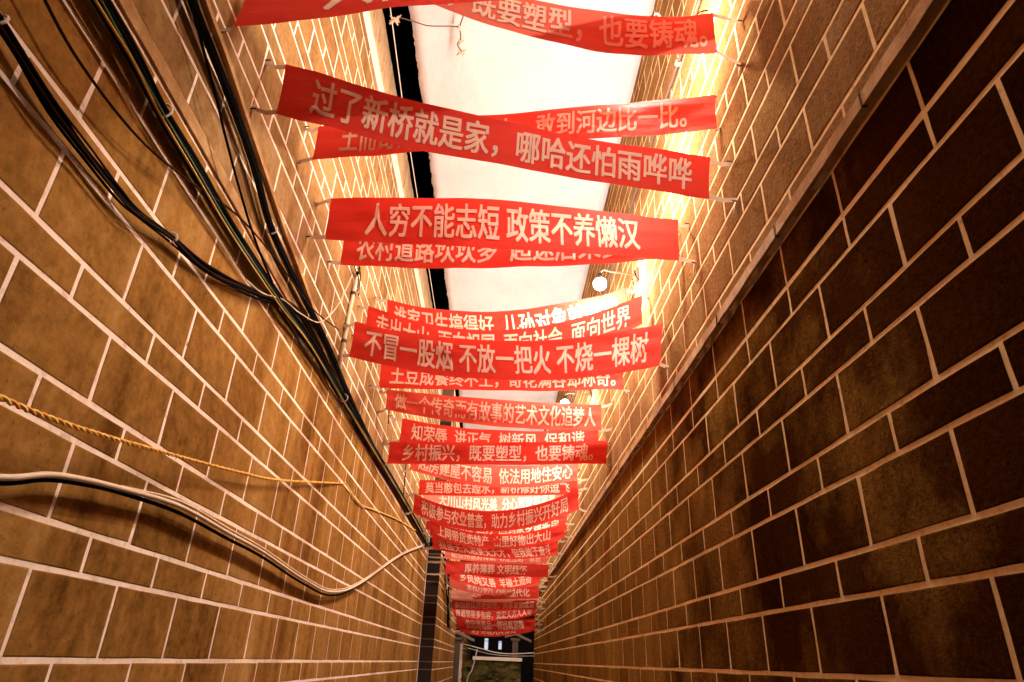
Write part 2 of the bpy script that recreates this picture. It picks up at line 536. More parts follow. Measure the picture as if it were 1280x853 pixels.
canopy(-2.5, 6.75, EYE + 4.45, 'white sheet roofing the near end of the alley, ragged left edge', 3)
canopy(6.70, 12.9, EYE + 4.475, 'white sheet roofing the middle of the alley behind the first seam', 5, -.83)
canopy(12.85, 19.4, EYE + 4.45, 'white sheet roofing the far end of the alley', 8, -.83)
# battens carrying the sheets
for y in (0.6, 3.9, 6.9, 10.2, 13.1, 16.4, 19.2):
    pass

# ------------------------------------------------------------------ lamps
def ico(c, r, n=10, m=7, sz=1.0):
    V, F = [], []
    for j in range(m + 1):
        th = pi * j / m
        for i in range(n):
            ph = 2 * pi * i / n
            V.append((c[0] + r * sin(th) * cos(ph), c[1] + r * sin(th) * sin(ph), c[2] + r * cos(th) * sz))
    for j in range(m):
        for i in range(n):
            a, b = j * n + i, j * n + (i + 1) % n
            F.append((a, a + n, b + n, b))
    return V, F
lamp_labels = ['bare lit bulb on the right wall just above the top of the frame',
 'bare lit bulb on the right wall behind the topmost faded banner',
 'bare lit bulb on the right wall hidden behind the sloping 过了新桥就是家 banner',
 'glaring bare bulb in view beside the right end of the 谁家卫生 banner',
 'bare lit bulb on the right wall between the 土豆成餐 and 做一个传奇 banners',
 'bare lit bulb peeking over the right half of the 做一个传奇 banner',
 'bare lit bulb hidden behind the deeply sagging 积极参与 banner',
 'bare lit bulb on the right wall behind the 我虽无大志 banner',
 'bare lit bulb on the right wall behind the dark flat 厚养薄葬 banner',
 'bare lit bulb on the right wall behind the small far banners',
 'farthest bare lit bulb on the right wall behind the lowest banner']
for (x, y, z), lb in zip(LAMPS, lamp_labels):
    L = empty('wall_lamp', (XR, y, z)); tag(L, lb, 'lamp', 'bare bulbs along the right wall')
    v, f = ico((x - XR, 0, 0), .049)
    mesh('bulb', v, f, M['bulb'], L, True)
    MB().tube([(x - XR, .0, .045), (x - XR, 0, .085)], .017, 10).build('socket', M['black'], L)
    MB().tube(spline([(x - XR, 0, .085), (x - XR + .03, .0, .125), (x - XR + .1, .06, .15), (-.003, .12, .17)], 5), .006, 6).build('arm', M['iron'], L)
    MB().box((-.018, .08, .12), (-.002, .16, .22)).build('back_plate', M['iron'], L)
    rng = random.Random(int(y * 10))
    mb = MB()
    for k in range(4):
        a = rng.uniform(-1, 1) * .09
        mb.tube(spline([(-.004, .12, .19), (-.03, .12 + a, .19 + rng.uniform(-.05, .05)), (-.006, .12 + a * 2, .15 + rng.uniform(-.08, .06))], 4), .0035, 5)
    mb.build('loose_wire', M['black'], L)

# ------------------------------------------------------------------ banners
BANNERS = [
  ([[-1.052, 1.676, 3.94], [-0.04, 1.72, 4.222], [0.95, 1.77, 4.5], [-1.061, 1.676, 3.677], [-0.045, 1.72, 3.967], [0.93, 1.77, 4.24]], '人行羊碰人才奇', 0.15, 0.8, 'red banner cut off by the top left of the photo, nearest overhead', 0.0),
  ([[-1.03, 2.2, 5.19], [0.0, 2.12, 4.53], [0.905, 2.03, 4.364], [-1.04, 2.2, 4.93], [0.0, 2.12, 4.265], [0.895, 2.03, 4.095]], '乡村振兴，既要塑型，也要铸魂。', 0.06, 0.975, 'faded red banner at the top, long beige straps at its right end', 0.3),
  ([[-1.053, 2.639, 4.131], [-0.031, 2.492, 4.144], [0.991, 2.345, 4.178], [-1.047, 2.639, 3.899], [-0.034, 2.492, 3.916], [0.979, 2.345, 3.954]], '土而奇，土豆大不大，敢到河边比一比。', 0.07, 0.93, 'bright red banner rising to the right, crossed by the sloping nearer banner', 0.0),
  ([[-1.038, 2.085, 3.958], [-0.082, 2.188, 3.786], [0.904, 2.29, 3.718], [-1.022, 2.085, 3.66], [-0.087, 2.188, 3.526], [0.876, 2.29, 3.477]], '过了新桥就是家，哪哈还怕雨哗哗', 0.075, 0.955, 'red banner sloping down to the right, reading 过了新桥就是家', 0.0),
  ([[-1.035, 2.989, 3.93], [-0.047, 2.968, 3.947], [0.936, 2.947, 3.858], [-1.025, 2.989, 3.65], [-0.033, 2.968, 3.62], [0.924, 2.947, 3.585]], '人穷不能志短 政策不养懒汉', 0.11, 0.885, 'taut red banner reading 人穷不能志短, straps showing at both ends', 0.0),
  ([[-1.053, 3.411, 4.031], [-0.09, 3.267, 3.938], [0.978, 3.123, 3.934], [-1.047, 3.411, 3.755], [-0.079, 3.267, 3.696], [0.962, 3.123, 3.725]], '农村道路坎坎多  超速后果多', 0.055, 0.86, 'red banner reading 农村道路坎坎多, half hidden by the taut banner before it', 0.0),
  ([[-1.01, 4.757, 4.288], [-0.091, 4.559, 4.111], [0.924, 4.361, 4.261], [-0.99, 4.757, 4.017], [-0.048, 4.559, 3.849], [0.937, 4.361, 3.991]], '谁家卫生搞得好  儿孙对象就好找', 0.04, 0.965, 'uppermost of three overlapping red banners, its right end beside the lit bulb', 0.0),
  ([[-1.041, 4.266, 3.949], [-0.047, 4.126, 3.724], [0.956, 3.987, 3.978], [-1.039, 4.266, 3.708], [-0.037, 4.126, 3.492], [0.944, 3.987, 3.745]], '走出大山  面向祖国  面向社会  面向世界', 0.04, 0.955, 'sagging red banner reading 走出大山, middle of three overlapping ones', 0.0),
  ([[-1.038, 3.962, 3.652], [-0.014, 3.792, 3.472], [0.99, 3.622, 3.556], [-1.042, 3.962, 3.386], [0.008, 3.792, 3.191], [0.951, 3.622, 3.265]], '不冒一股烟 不放一把火 不烧一棵树', 0.045, 0.955, 'sagging deep red banner reading 不冒一股烟, front of three overlapping ones', 0.0),
  ([[-1.055, 5.059, 3.849], [-0.02, 4.91, 3.758], [0.951, 4.761, 3.767], [-1.045, 5.059, 3.608], [-0.012, 4.91, 3.574], [0.949, 4.761, 3.566]], '土豆成餐终不土，奇花满谷却称奇。', 0.045, 0.965, 'straight red banner reading 土豆成餐, showing below the 不冒一股烟 banner', 0.0),
  ([[-1.058, 5.478, 3.762], [-0.068, 5.539, 3.731], [0.903, 5.599, 3.752], [-1.042, 5.478, 3.572], [-0.071, 5.539, 3.479], [0.897, 5.599, 3.505]], '做一个传奇而有故事的艺术文化追梦人', 0.04, 0.97, 'red banner reading 做一个传奇, sloping down to the right over white canopy', 0.12),
  ([[-0.998, 6.176, 3.738], [-0.061, 6.146, 3.645], [0.949, 6.115, 3.713], [-1.002, 6.176, 3.498], [-0.051, 6.146, 3.442], [0.951, 6.115, 3.501]], '知荣辱  讲正气  树新风  促和谐', 0.06, 0.93, 'red banner reading 知荣辱, lower half behind the level banner', 0.0),
  ([[-1.052, 5.927, 3.418], [-0.03, 5.847, 3.43], [0.981, 5.768, 3.465], [-1.048, 5.927, 3.203], [-0.028, 5.847, 3.218], [0.96, 5.768, 3.246]], '乡村振兴，既要塑型，也要铸魂。', 0.065, 0.935, 'level red banner with the whole slogan 乡村振兴 in view', 0.0),
  ([[-1.033, 7.274, 3.747], [-0.071, 7.261, 3.598], [0.886, 7.248, 3.701], [-1.027, 7.274, 3.514], [-0.059, 7.261, 3.351], [0.874, 7.248, 3.469]], '起房建屋不容易  依法用地住安心', 0.05, 0.965, 'sagging red banner reading 依法用地住安心, right under the level banner', 0.15),
  ([[-1.055, 8.456, 3.693], [-0.049, 8.149, 3.637], [0.946, 7.842, 3.613], [-1.045, 8.456, 3.495], [-0.041, 8.149, 3.456], [0.954, 7.842, 3.447]], '莫当憨包去蹚水，新桥修好你逗飞', 0.045, 0.95, 'red banner reading 莫当憨包去蹚水, left half clear in view', 0.0),
  ([[-1.064, 9.179, 3.739], [-0.049, 9.655, 3.799], [0.97, 10.131, 4.05], [-1.056, 9.179, 3.537], [-0.037, 9.655, 3.543], [0.97, 10.131, 3.802]], '大川山村风光美  分心驾驶祸事来', 0.1, 0.95, 'pale red banner glimpsed between 莫当憨包 and the sagging 积极参与 banner', 0.35),
  ([[-1.022, 7.864, 3.379], [-0.086, 7.614, 3.157], [0.897, 7.365, 3.398], [-1.018, 7.864, 3.151], [-0.065, 7.614, 2.924], [0.903, 7.365, 3.164]], '积极参与农业普查，助力乡村振兴开好局', 0.055, 0.94, 'deeply sagging red banner reading 积极参与农业普查', 0.0),
  ([[-1.053, 9.706, 3.477], [-0.03, 9.504, 3.388], [0.97, 9.302, 3.479], [-1.047, 9.706, 3.282], [-0.021, 9.504, 3.188], [0.97, 9.302, 3.281]], '学好技术走四方  回到家乡建新房', 0.06, 0.94, 'red banner almost hidden right behind the deeply sagging 积极参与 one', 0.0),
  ([[-0.98, 9.486, 3.391], [-0.065, 9.089, 3.149], [0.885, 8.692, 3.272], [-0.96, 9.486, 3.181], [-0.045, 9.089, 2.951], [0.875, 8.692, 3.078]], '上网带货卖特产  山里好物出大山', 0.07, 0.9, 'sagging red banner reading 山里好物出大山', 0.0),
  ([[-0.975, 9.99, 3.254], [-0.015, 9.856, 3.1], [0.885, 9.723, 3.216], [-0.946, 9.99, 3.06], [0.109, 9.856, 2.937], [0.875, 9.723, 3.015]], '我虽无大志更无大才，但我敢于奋斗', 0.045, 0.93, 'sagging red banner reading 我虽无大志, just under the 山里好物 one', 0.0),
  ([[-0.847, 10.983, 3.226], [0.013, 11.389, 3.256], [0.879, 11.795, 3.376], [-0.834, 10.983, 3.064], [0.021, 11.389, 3.076], [0.881, 11.795, 3.149]], '勤俭持家好传统  邻里互助一家亲', 0.06, 0.93, 'narrow strip of red banner above the dark flat 厚养薄葬 banner', 0.3),
  ([[-0.802, 10.771, 3.0], [0.008, 10.935, 3.017], [0.855, 11.098, 3.046], [-0.798, 10.771, 2.797], [0.016, 10.935, 2.823], [0.845, 11.098, 2.849]], '厚养薄葬 文明缅怀', 0.19, 0.79, 'dark red flat banner reading 厚养薄葬 文明缅怀', 0.0),
  ([[-0.855, 12.161, 3.088], [0.005, 12.487, 2.982], [0.838, 12.814, 3.178], [-0.825, 12.161, 2.887], [0.087, 12.487, 2.767], [0.842, 12.814, 2.98]], '乡风纯又善  羊碰土而奇', 0.11, 0.88, 'curved red banner hanging just below the dark flat 厚养薄葬 banner', 0.0),
  ([[-0.859, 12.549, 3.025], [-0.02, 13.064, 2.945], [0.858, 13.578, 3.181], [-0.841, 12.549, 2.792], [-0.01, 13.064, 2.718], [0.862, 13.578, 2.957]], '家和万事兴  人勤百业旺', 0.2, 0.8, 'orange red banner, plain strip behind the 利用互联网 banner', 0.25),
  ([[-0.687, 13.222, 2.849], [-0.061, 13.275, 2.849], [0.831, 13.328, 2.932], [-0.673, 13.222, 2.65], [-0.052, 13.275, 2.664], [0.85, 13.328, 2.716]], '利用互联网+ 推动农业现代化', 0.0, 0.91, 'red banner reading 利用互联网, one end short of the left wall', 0.0),
  ([[-0.854, 13.053, 2.77], [-0.015, 13.436, 2.852], [0.878, 13.82, 2.936], [-0.826, 13.053, 2.603], [-0.004, 13.436, 2.621], [0.882, 13.82, 2.698]], '', 0, 1, "washed out pale banner without lettering near the alley's far end", 1.0),
  ([[-0.806, 13.216, 2.617], [-0.005, 13.472, 2.653], [0.828, 13.728, 2.719], [-0.794, 13.216, 2.449], [0.003, 13.472, 2.481], [0.832, 13.728, 2.543]], '参加居民养老保险，共享发展成果', 0.03, 0.97, 'small far red banner reading 参加居民养老保险', 0.0),
  ([[-0.846, 14.267, 2.592], [0.003, 14.366, 2.54], [0.858, 14.465, 2.67], [-0.814, 14.267, 2.383], [0.012, 14.366, 2.344], [0.862, 14.465, 2.487]], '普通邻里多包容，宽宏大方人人夸', 0.03, 0.95, 'small far red banner reading 普通邻里, directly below the 养老保险 one', 0.0),
  ([[-0.797, 14.858, 2.402], [0.011, 14.418, 2.377], [0.818, 13.978, 2.398], [-0.764, 14.858, 2.188], [0.055, 14.418, 2.14], [0.822, 13.978, 2.195]], '像远离毒品一样远离邪教', 0.12, 0.86, 'small far red banner reading 像远离毒品一样远离邪教, second from the bottom of the stack', 0.0),
  ([[-0.806, 16.195, 2.375], [0.018, 15.387, 2.286], [0.838, 14.579, 2.34], [-0.756, 16.195, 2.177], [-0.041, 15.387, 2.078], [0.842, 14.579, 2.19]], '爱护环境人人有责', 0.2, 0.8, 'lowest and farthest red banner, sagging edge above the dark yard', 0.0),
]

def quad3(a, m, b, u):
    """curve through a (u=0), m (u=.5), b (u=1)"""
    return a * (2*(u-.5)*(u-1)) + m * (-4*u*(u-1)) + b * (2*u*(u-.5))
TXT_CACHE = {}
def text_mesh(s):
    if s in TXT_CACHE: return TXT_CACHE[s]
    cu = bpy.data.curves.new('lettering_outline', 'FONT'); cu.body = s; cu.size = 1;  cu.resolution_u = 2
    o = bpy.data.objects.new('lettering_outline', cu); link(o)
    me = o.to_mesh()
    v = [tuple(p.co) for p in me.vertices]; f = [tuple(p.vertices) for p in me.polygons]
    o.to_mesh_clear()
    bpy.data.objects.remove(o); bpy.data.curves.remove(cu)
    TXT_CACHE[s] = (v, f)
    return v, f
mats = {}
for bi, (P, text, u0, u1, label, fade) in enumerate(BANNERS):
    TL, MT, TR, BL, MBm, BR = [Vector(p) for p in P]
    rng = random.Random(bi + 40)
    ph = rng.uniform(0, 6)
    amp = .007 + .006 * rng.random()
    def surf(u, v):
        # v: 0 bottom .. 1 top
        p = quad3(BL, MBm, BR, u).lerp(quad3(TL, MT, TR, u), v)
        ks = min(1, .35 + p.y / 8)
        d = noise.noise(Vector((u * 5.0, v * .8, bi * 3.1))) * .022 + sin(v * pi) * amp * sin(u * 2.6 + ph)
        d += .010 * (1 - v) * noise.noise(Vector((u * 9, 2, bi)))
        d += .012 * noise.noise(Vector((u * 2.2 + 4, v * 2.6, bi * 1.7)))
        w_ = min(u, 1 - u)
        d += .010 * math.exp(-w_ * 16) * sin(v * 15 + ph * 3) + .006 * math.exp(-w_ * 5) * sin(v * 8 + u * 40)
        env = min(1, 12 * w_ + .15)
        pull = .0045 * sin(v * pi) * math.exp(-w_ * 40) * (1 if u < .5 else -1)
        return p + Vector((pull, d * env * ks, -.002 * math.exp(-w_ * 12) * sin(u * 160)))
    def normal(u, v):
        e = .01
        a = surf(min(1, u + e), v) - surf(max(0, u - e), v)
        b = surf(u, min(1, v + e)) - surf(u, max(0, v - e))
        return a.cross(b).normalized()          # towards the camera side (-y)
    root = empty('slogan_banner', BL.lerp(BR, .5))
    tag(root, label, 'banner', 'red slogan banners strung across the alley')
    org = root.location.copy()
    key = round(fade, 2)
    if key not in mats:
        mats[key] = banner_material('red_cloth' if not key else 'faded_red_cloth', tuple(RED[i] * (1 - fade) + PALE[i] * fade for i in range(3)), .0 if bi == 1 else .15 + .14 * fade)
    nu, nv = 56, 12
    V, F = [], []
    for j in range(nv + 1):
        for i in range(nu + 1):
            V.append(surf(i / nu, j / nv) - org)
    for j in range(nv):
        for i in range(nu):
            a = j * (nu + 1) + i
            F.append((a, a + 1, a + nu + 2, a + nu + 1))
    mesh('cloth', V, F, mats[key], root, True)
    if text:
        tv, tf = text_mesh(text)
        xs = [p[0] for p in tv]
        x0, x1 = min(xs), max(xs)
        # full height box of a CJK glyph: about -0.1 .. 0.86 of the size
        V, F = [], []
        vlo, vhi = .145, .875
        wid = (TR - TL).length; hgt = (TL - BL).length
        sx = (u1 - u0) / (x1 - x0)
        bold = .021
        for li, (dx, dz) in enumerate(((-bold, -bold*.6), (bold, -bold*.6), (-bold, bold*.6), (bold, bold*.6), (0, 0))):
            n = len(V)
            for p in tv:
                u = u0 + (p[0] + dx - x0) * sx
                v = vlo + (p[1] + dz + .09) / .95 * (vhi - vlo)
                q = surf(u, v) + normal(u, v) * (.0035 + .0002 * li)
                V.append(q - org)
            F += [tuple(n + k for k in f) for f in tf]
        # one piece of lettering per phrase
        cx = sorted((sum(tv[k][0] for k in f) / len(f), fi) for fi, f in enumerate(tf))
        ext = [(min(tv[k][0] for k in f), max(tv[k][0] for k in f), fi) for fi, f in enumerate(tf)]
        ext.sort(); groups = []; hi = None
        for a, b, fi in ext:
            if hi is None or a - hi > .45: groups.append([]); hi = b
            groups[-1].append(fi); hi = max(hi, b)
        nf = len(tf)
        for gset in groups:
            FF = [F[l * nf + fi] for l in range(5) for fi in gset]
            used = sorted({k for f in FF for k in f}); mp = {k: i for i, k in enumerate(used)}
            mesh('lettering', [V[k] for k in used], [tuple(mp[k] for k in f) for f in FF], M['print'], root)
    # straps and nails at the four corners
    for (c, other, side, top) in ((TL, TR, -1, 1), (BL, BR, -1, 0), (TR, TL, 1, 1), (BR, BL, 1, 0)):
        wx = (XL if side < 0 else XR)
        if side < 0 and c.y > Y2: wx = X2
        inn = c.lerp(other, .004)
        gap = abs(wx - c.x)
        if bi == 1 and side > 0:
            end = Vector((wx - .002, c.y - (.08 if top else .06), c.z - (.16 if top else .14) + .1))
            end = Vector((.998, 1.96, 4.22)) if top else Vector((.998, 2.04, 4.03))
        else:
            end = Vector((wx - side * .002, c.y + rng.uniform(-.03, .03), c.z + rng.uniform(-.035, .02)))
        w = .015
        s = -1 if top else 1
        d = Vector((0, 0, w * 2 * s))
        mid = inn.lerp(end, rng.uniform(.4, .6)) + Vector((0, rng.uniform(-.012, .012), -rng.uniform(.004, .016)))
        pa = inn + Vector((0, .002, 0)); 
        V = [pa, pa + d, mid, mid + d * .85, end - d * 0, end + d * .7]
        V = [v - org for v in V]
        st = mesh('strap', V, [(0, 1, 3, 2), (2, 3, 5, 4)], M['strap'], root)
        # loose tail of the knot
        L = rng.uniform(.03, .07)
        e2 = end + Vector((-side * .006, 0, 0))
        V2 = [e2, e2 + Vector((0, .016, 0)), e2 + Vector((-side * .01, .02, -L)), e2 + Vector((-side * .012, .004, -L * .9))]
        mesh('strap_tail', [v - org for v in V2], [(0, 1, 2, 3)], M['strap'], st)
        mb = MB().tube([end - org + Vector((side * .012, 0, 0)), end - org + Vector((-side * .022, 0, .006))], .0035, 6)
        mb.build('nail', M['iron'], st)

# ------------------------------------------------------------------ cables along the left wall
def wl(y, z, off):
    """point measured on the left wall face, moved off it towards the camera ray"""
    s = (1.12 - off) / 1.12
    return Vector((XL + off, y * s, EYE + z * s))
A = [(.55, 1.57), (.85, 1.56), (1.16, 1.555), (1.36, 1.55), (1.56, 1.53), (1.8, 1.53), (2.2, 1.53), (2.8, 1.56), (3.4, 1.61), (4.3, 1.62), (5.4, 1.645), (7.0, 1.67), (9.0, 1.69), (11.2, 1.69)]
B = [(.8, 2.22), (1.15, 2.09), (1.5, 1.99), (1.67, 1.965), (1.9, 1.94), (2.2, 1.89), (2.54, 1.78), (3.1, 1.755), (3.7, 1.75), (4.6, 1.68), (6.0, 1.645), (8, 1.66), (11.2, 1.67)]
Cc = [(.75, 1.22), (.98, 1.20), (1.18, 1.165), (1.34, 1.16), (1.51, 1.16), (1.62, 1.17), (1.81, 1.22), (2.08, 1.27), (2.53, 1.43), (3.0, 1.62), (3.4, 1.66), (4.4, 1.62)]
def cable(path, off, dz, r, mat, root, seed, wob=.006):
    rng = random.Random(seed)
    pts = []
    for k, (y, z) in enumerate(path):
        pts.append(wl(y, z + dz + rng.uniform(-wob, wob), off + rng.uniform(-wob, wob)))
    MB().tube(spline(pts, 7), r, 7).build('cable', M[mat], root, True)
def ties(path, idx, off, rr, root):
    for k in idx:
        p = wl(*path[k], off)
        q = wl(*path[k+1], off)
        t = (q - p).normalized()
        a = t.cross(Vector((0, 0, 1))).normalized(); b = t.cross(a)
        ring = [p + (a * cos(2*pi*i/14) + b * sin(2*pi*i/14)) * rr for i in range(15)]
        MB().tube(ring, .0035, 6).build('cable_tie', M['tie'], root)
bA = empty('cable_bundle'); tag(bA, 'thick black cable bundle with yellow and green wires under the left band', 'cables')
for s, (off, dz, r, m) in enumerate([(.042, .008, .012, 'black'), (.045, -.010, .011, 'black'), (.026, .0, .013, 'black'), (.030, -.026, .006, 'brown'), (.060, -.026, .0036, 'yellow'), (.062, -.012, .003, 'green'), (.04, -.036, .005, 'black')]):
    cable(A, off, dz, r, m, bA, s, .0055)
ties(A, (4, 9), .045, .027, bA)
bB = empty('cable_bundle'); tag(bB, 'upper black cable bundle beside the pale conduit on the left wall', 'cables')
for s, (off, dz, r, m) in enumerate([(.040, .004, .014, 'black'), (.042, -.012, .012, 'black'), (.026, .0, .010, 'black'), (.05, -.026, .004, 'black')]):
    cable(B, off, dz, r, m, bB, 20 + s, .003)
ties(B, (6,), .040, .022, bB)
bC = empty('cable_bundle'); tag(bC, 'thin sagging bunch of dark wires, leftmost on the left wall', 'cables')
for s, (off, dz, r, m) in enumerate([(.030, .004, .0065, 'black'), (.034, -.010, .0055, 'black'), (.040, .014, .003, 'brown'), (.045, -.004, .003, 'brown'), (.03, -.018, .004, 'black')]):
    cable(Cc, off, dz, r, m, bC, 40 + s, .007)
ties(Cc, (1, 6), .034, .017, bC)
# single wires crossing between the bundles
def wire(name, label, pts, off, r, mat, cat='cable', group=None):
    o = MB().tube(spline([wl(y, z, off) for y, z in pts], 8), r, 7).build(name, M[mat], None, True)
    return tag(o, label, cat, group)
wire('cable', 'single thin brown wire slanting across the thick cable bundle', [(.70, 1.50), (.88, 1.41), (1.04, 1.36), (1.22, 1.335), (1.5, 1.36), (1.8, 1.45), (2.2, 1.60), (2.7, 1.70), (3.3, 1.78), (3.9, 1.95)], .05, .004, 'brown')
wire('cable', 'pale doubled wire looping from the thin bunch to the upright pipe', [(2.4, 1.42), (2.6, 1.47), (2.85, 1.58), (3.15, 1.66), (3.5, 1.80), (3.8, 2.1), (4.0, 2.45)], .05, .0035, 'pale')
wire('cable', 'black wire dropping from the upper bundle to the thick one', [(1.35, 2.02), (1.6, 1.93), (1.8, 1.85), (1.95, 1.78), (2.15, 1.70), (2.4, 1.62), (2.7, 1.57)], .06, .005, 'black')
# pale trunking beside bundle B
TK = [(1.0, 2.17), (1.3, 2.12), (1.56, 2.06), (1.8, 2.03), (2.0, 1.99), (2.32, 1.93), (2.65, 1.87), (2.95, 1.83), (3.4, 1.77), (4.0, 1.70), (4.9, 1.665), (6.5, 1.64), (8.5, 1.66), (11.2, 1.67)]
pts = spline([wl(y, z + .008, .014) for y, z in TK], 6)
V, F = [], []
for i, p in enumerate(pts):
    w = .013 + .002 * noise.noise(Vector((p.y * 8, 0, 0)))
    V += [p + Vector((-.012, 0, -w)), p + Vector((.008, 0, -w)), p + Vector((.008, 0, w)), p + Vector((-.012, 0, w))]
for i in range(len(pts) - 1):
    a = i * 4
    for k in range(4): F.append((a + (k+1) % 4, a + k, a + 4 + k, a + 4 + (k+1) % 4))
F += [(0, 1, 2, 3), (len(V)-1, len(V)-2, len(V)-3, len(V)-4)]
tag(mesh('cable_trunking', V, F, M['ledge']), 'pale flaking trunking strip running down beside the upper cable bundle', 'trunking')
# upright pipe
pp = empty('conduit_pipe'); tag(pp, 'pale upright conduit pipe on the left wall beside the 不冒一股烟 banner', 'pipe')
MB().tube([wl(4.12, 2.52, .02), wl(4.08, 2.15, .02), wl(4.06, 1.74, .02)], .014, 10).build('pipe', M['pvc'], pp, True)
for y, z in ((4.10, 2.35), (4.07, 1.95)):
    MB().tube([wl(y, z - .012, .02), wl(y, z + .012, .02)], .019, 10).build('pipe_clip', M['iron'], pp)
mb = MB(); rng = random.Random(5)
for k in range(6):
    mb.tube(spline([wl(4.12, 2.52, .02), wl(4.12 + rng.uniform(-.12, .1), 2.56 + rng.uniform(-.05, .06), .06), wl(4.1 + rng.uniform(-.25, .2), 2.5 + rng.uniform(-.1, .1), .02)], 5), .004, 5)
mb.build('loose_wire', M['black'], pp)
for (y, z0, z1, lb) in ((7.6, 2.35, 1.70, 'dark thin drop wire beside the level 乡村振兴 banner'), (6.05, 2.42, 2.05, 'dark thin drop wire below the left end of the 做一个传奇 banner')):
    tag(MB().tube(spline([wl(y - .08, z0, .02), wl(y, (z0+z1)/2, .035), wl(y + .06, z1, .02)], 6), .006, 6).build('drop_wire', M['brown'], None, True), lb, 'cable')

# twisted rope
def twisted(name, pts, r, mats_, label):
    path = spline(pts, 40)
    root = empty(name); tag(root, label, 'rope')
    for s in range(2):
        q = []
        acc = 0
        for i, p in enumerate(path):
            if i: acc += (p - path[i-1]).length
            t = (path[min(i+1, len(path)-1)] - path[max(i-1, 0)]).normalized()
            a = t.cross(Vector((1, 0, 0))).normalized(); b = t.cross(a)
            th = acc / .055 * 2 * pi + s * pi
            q.append(p + (a * cos(th) + b * sin(th)) * r * .8)
        MB().tube(q, r, 5).build('strand', M[mats_[s]], root, True)
twisted('rope', [wl(1.15, .475, .09), wl(1.39, .488, .09), wl(1.55, .50, .085), wl(1.79, .53, .08), wl(2.11, .58, .07), wl(2.79, .69, .05), wl(3.32, .79, .04), wl(4.70, 1.115, .012)], .0042, ('rope_o', 'rope_y'), 'orange and yellow twisted rope stretched across the left wall')
wire('rope', 'dull yellow cord sagging on from the end of the twisted rope', [(4.72, 1.125), (5.3, 1.10), (6.06, 1.20), (7.6, 1.40), (9.2, 1.57)], .015, .006, 'rope_y', 'rope')
lc = empty('cable'); tag(lc, 'pale cable looping low along the left wall, its shadow added as a black tube', 'cable')
LP = [(1.2, .29), (1.47, .33), (1.62, .375), (1.75, .398), (1.95, .42), (2.34, .45), (2.81, .44), (3.29, .43), (4.06, .39), (4.81, .39), (5.75, .54), (7.9, 1.06), (10.37, 1.56)]
MB().tube(spline([wl(y, z, .055) for y, z in LP], 8), .0075, 8).build('cable_and_shadow_run', M['pale'], lc, True)
MB().tube(spline([wl(y, z - .008 - .014 * (1 if 2 < y < 5 else .3), .034) for y, z in LP], 8), .0065, 8).build('cable_and_shadow_run', M['black'], lc, True)  # black tube standing in for the heavy shadow under the pale cable
MB().tube(spline([wl(y, z + .006 + (.01 if y > 2.3 else 0), .045) for y, z in LP[4:]], 8), .004, 6).build('cable_and_shadow_run', M['pale'], lc, True)

# conduit along the right wall, high up
cp = empty('conduit_pipe'); tag(cp, 'dark conduit running along the top of the right wall', 'pipe')
MB().tube([(XR - .016, y, EYE + z) for y, z in ((-2, 3.2), (1.0, 3.26), (2.45, 3.31), (2.8, 3.345), (3.16, 3.38), (4.0, 3.41), (6, 3.42), (9, 3.42), (17.2, 3.42))], .012, 8).build('pipe', M['iron'], cp, True)
for y, z in ((1.2, 3.265), (2.81, 3.346), (4.6, 3.413), (6.6, 3.42), (9, 3.42), (12, 3.42)):
    MB().tube([(XR - .016, y - .012, EYE + z), (XR - .016, y + .012, EYE + z + .001)], .0175, 10).build('pipe_clip', M['tie'], cp)

# wires in the black gap and the rags under the canopy
tag(MB().tube([(-1.0, 1.2, EYE + 4.60), (-1.02, 3.4, EYE + 4.56), (-1.03, 4.4, EYE + 4.50), (-1.04, 12, EYE + 4.5)], .004, 6).build('wire', M['tie']), 'thin pale wire in the black gap beside the white canopy', 'wire')
w1 = empty('hanging_wire', (-.45, 3.42, 5.96)); tag(w1, 'dark wire with knotted rags hanging under the white canopy', 'wire')
o3 = Vector(w1.location)
MB().tube([p - o3 for p in spline([Vector(p) for p in ((-.98, 3.39, 5.955), (-.913, 3.369, 5.955), (-.795, 3.404, 5.96), (-.699, 3.426, 5.955), (-.552, 3.425, 5.96), (-.46, 3.42, 5.955))], 6)], .0045, 6).build('cord', M['iron'], w1)
MB().tube([p - o3 for p in spline([Vector(p) for p in ((-.42, 3.25, 5.99), (-.431, 3.329, 5.965), (-.46, 3.42, 5.955), (-.458, 3.52, 5.95), (-.485, 3.57, 5.94), (-.45, 3.63, 5.93))], 6)], .005, 6).build('cord', M['iron'], w1)
for (c, n, sx) in (((-.95, 3.375, 5.95), 16, .055), ((-.46, 3.42, 5.945), 7, .03), ((-.46, 3.55, 5.945), 8, .03), ((-.455, 3.63, 5.93), 16, .045)):
    rng = random.Random(n)
    mb = MB()
    for k in range(n):
        a = Vector(c) - o3
        b = a + Vector((rng.uniform(-sx, sx), rng.uniform(-sx, sx) * 1.1, rng.uniform(-.01, .01)))
        mb.tube([a, a.lerp(b, .5) + Vector((0, .01, .004)), b], [.010, .008, .003], 5)
    mb.build('rag', M['rag'], w1)

tg = empty('cable_bundle'); tag(tg, 'tangle of pale and black wires where the left wall meets the next house', 'cables')
rng = random.Random(77)
for k in range(8):
    j = lambda a: rng.uniform(-a, a)
    pts = [(-1.07, 11.0 + j(.05), 3.28 + j(.04)), (-.98 + j(.04), 11.25, 3.26 + j(.1)), (-.86 + j(.03), 11.36, 3.12 + j(.12)), (-.83 + j(.01), 11.75 + j(.2), 2.95 + j(.3)), (-.85, 12.6 + j(.4), 2.75 + j(.35)), (-.855, 13.6 + j(.6), 2.4 + j(.3))]
    MB().tube(spline(pts, 6), .009 if k % 2 else .012, 6).build('cable', M['pale' if k % 3 == 0 else 'black'], tg, True)
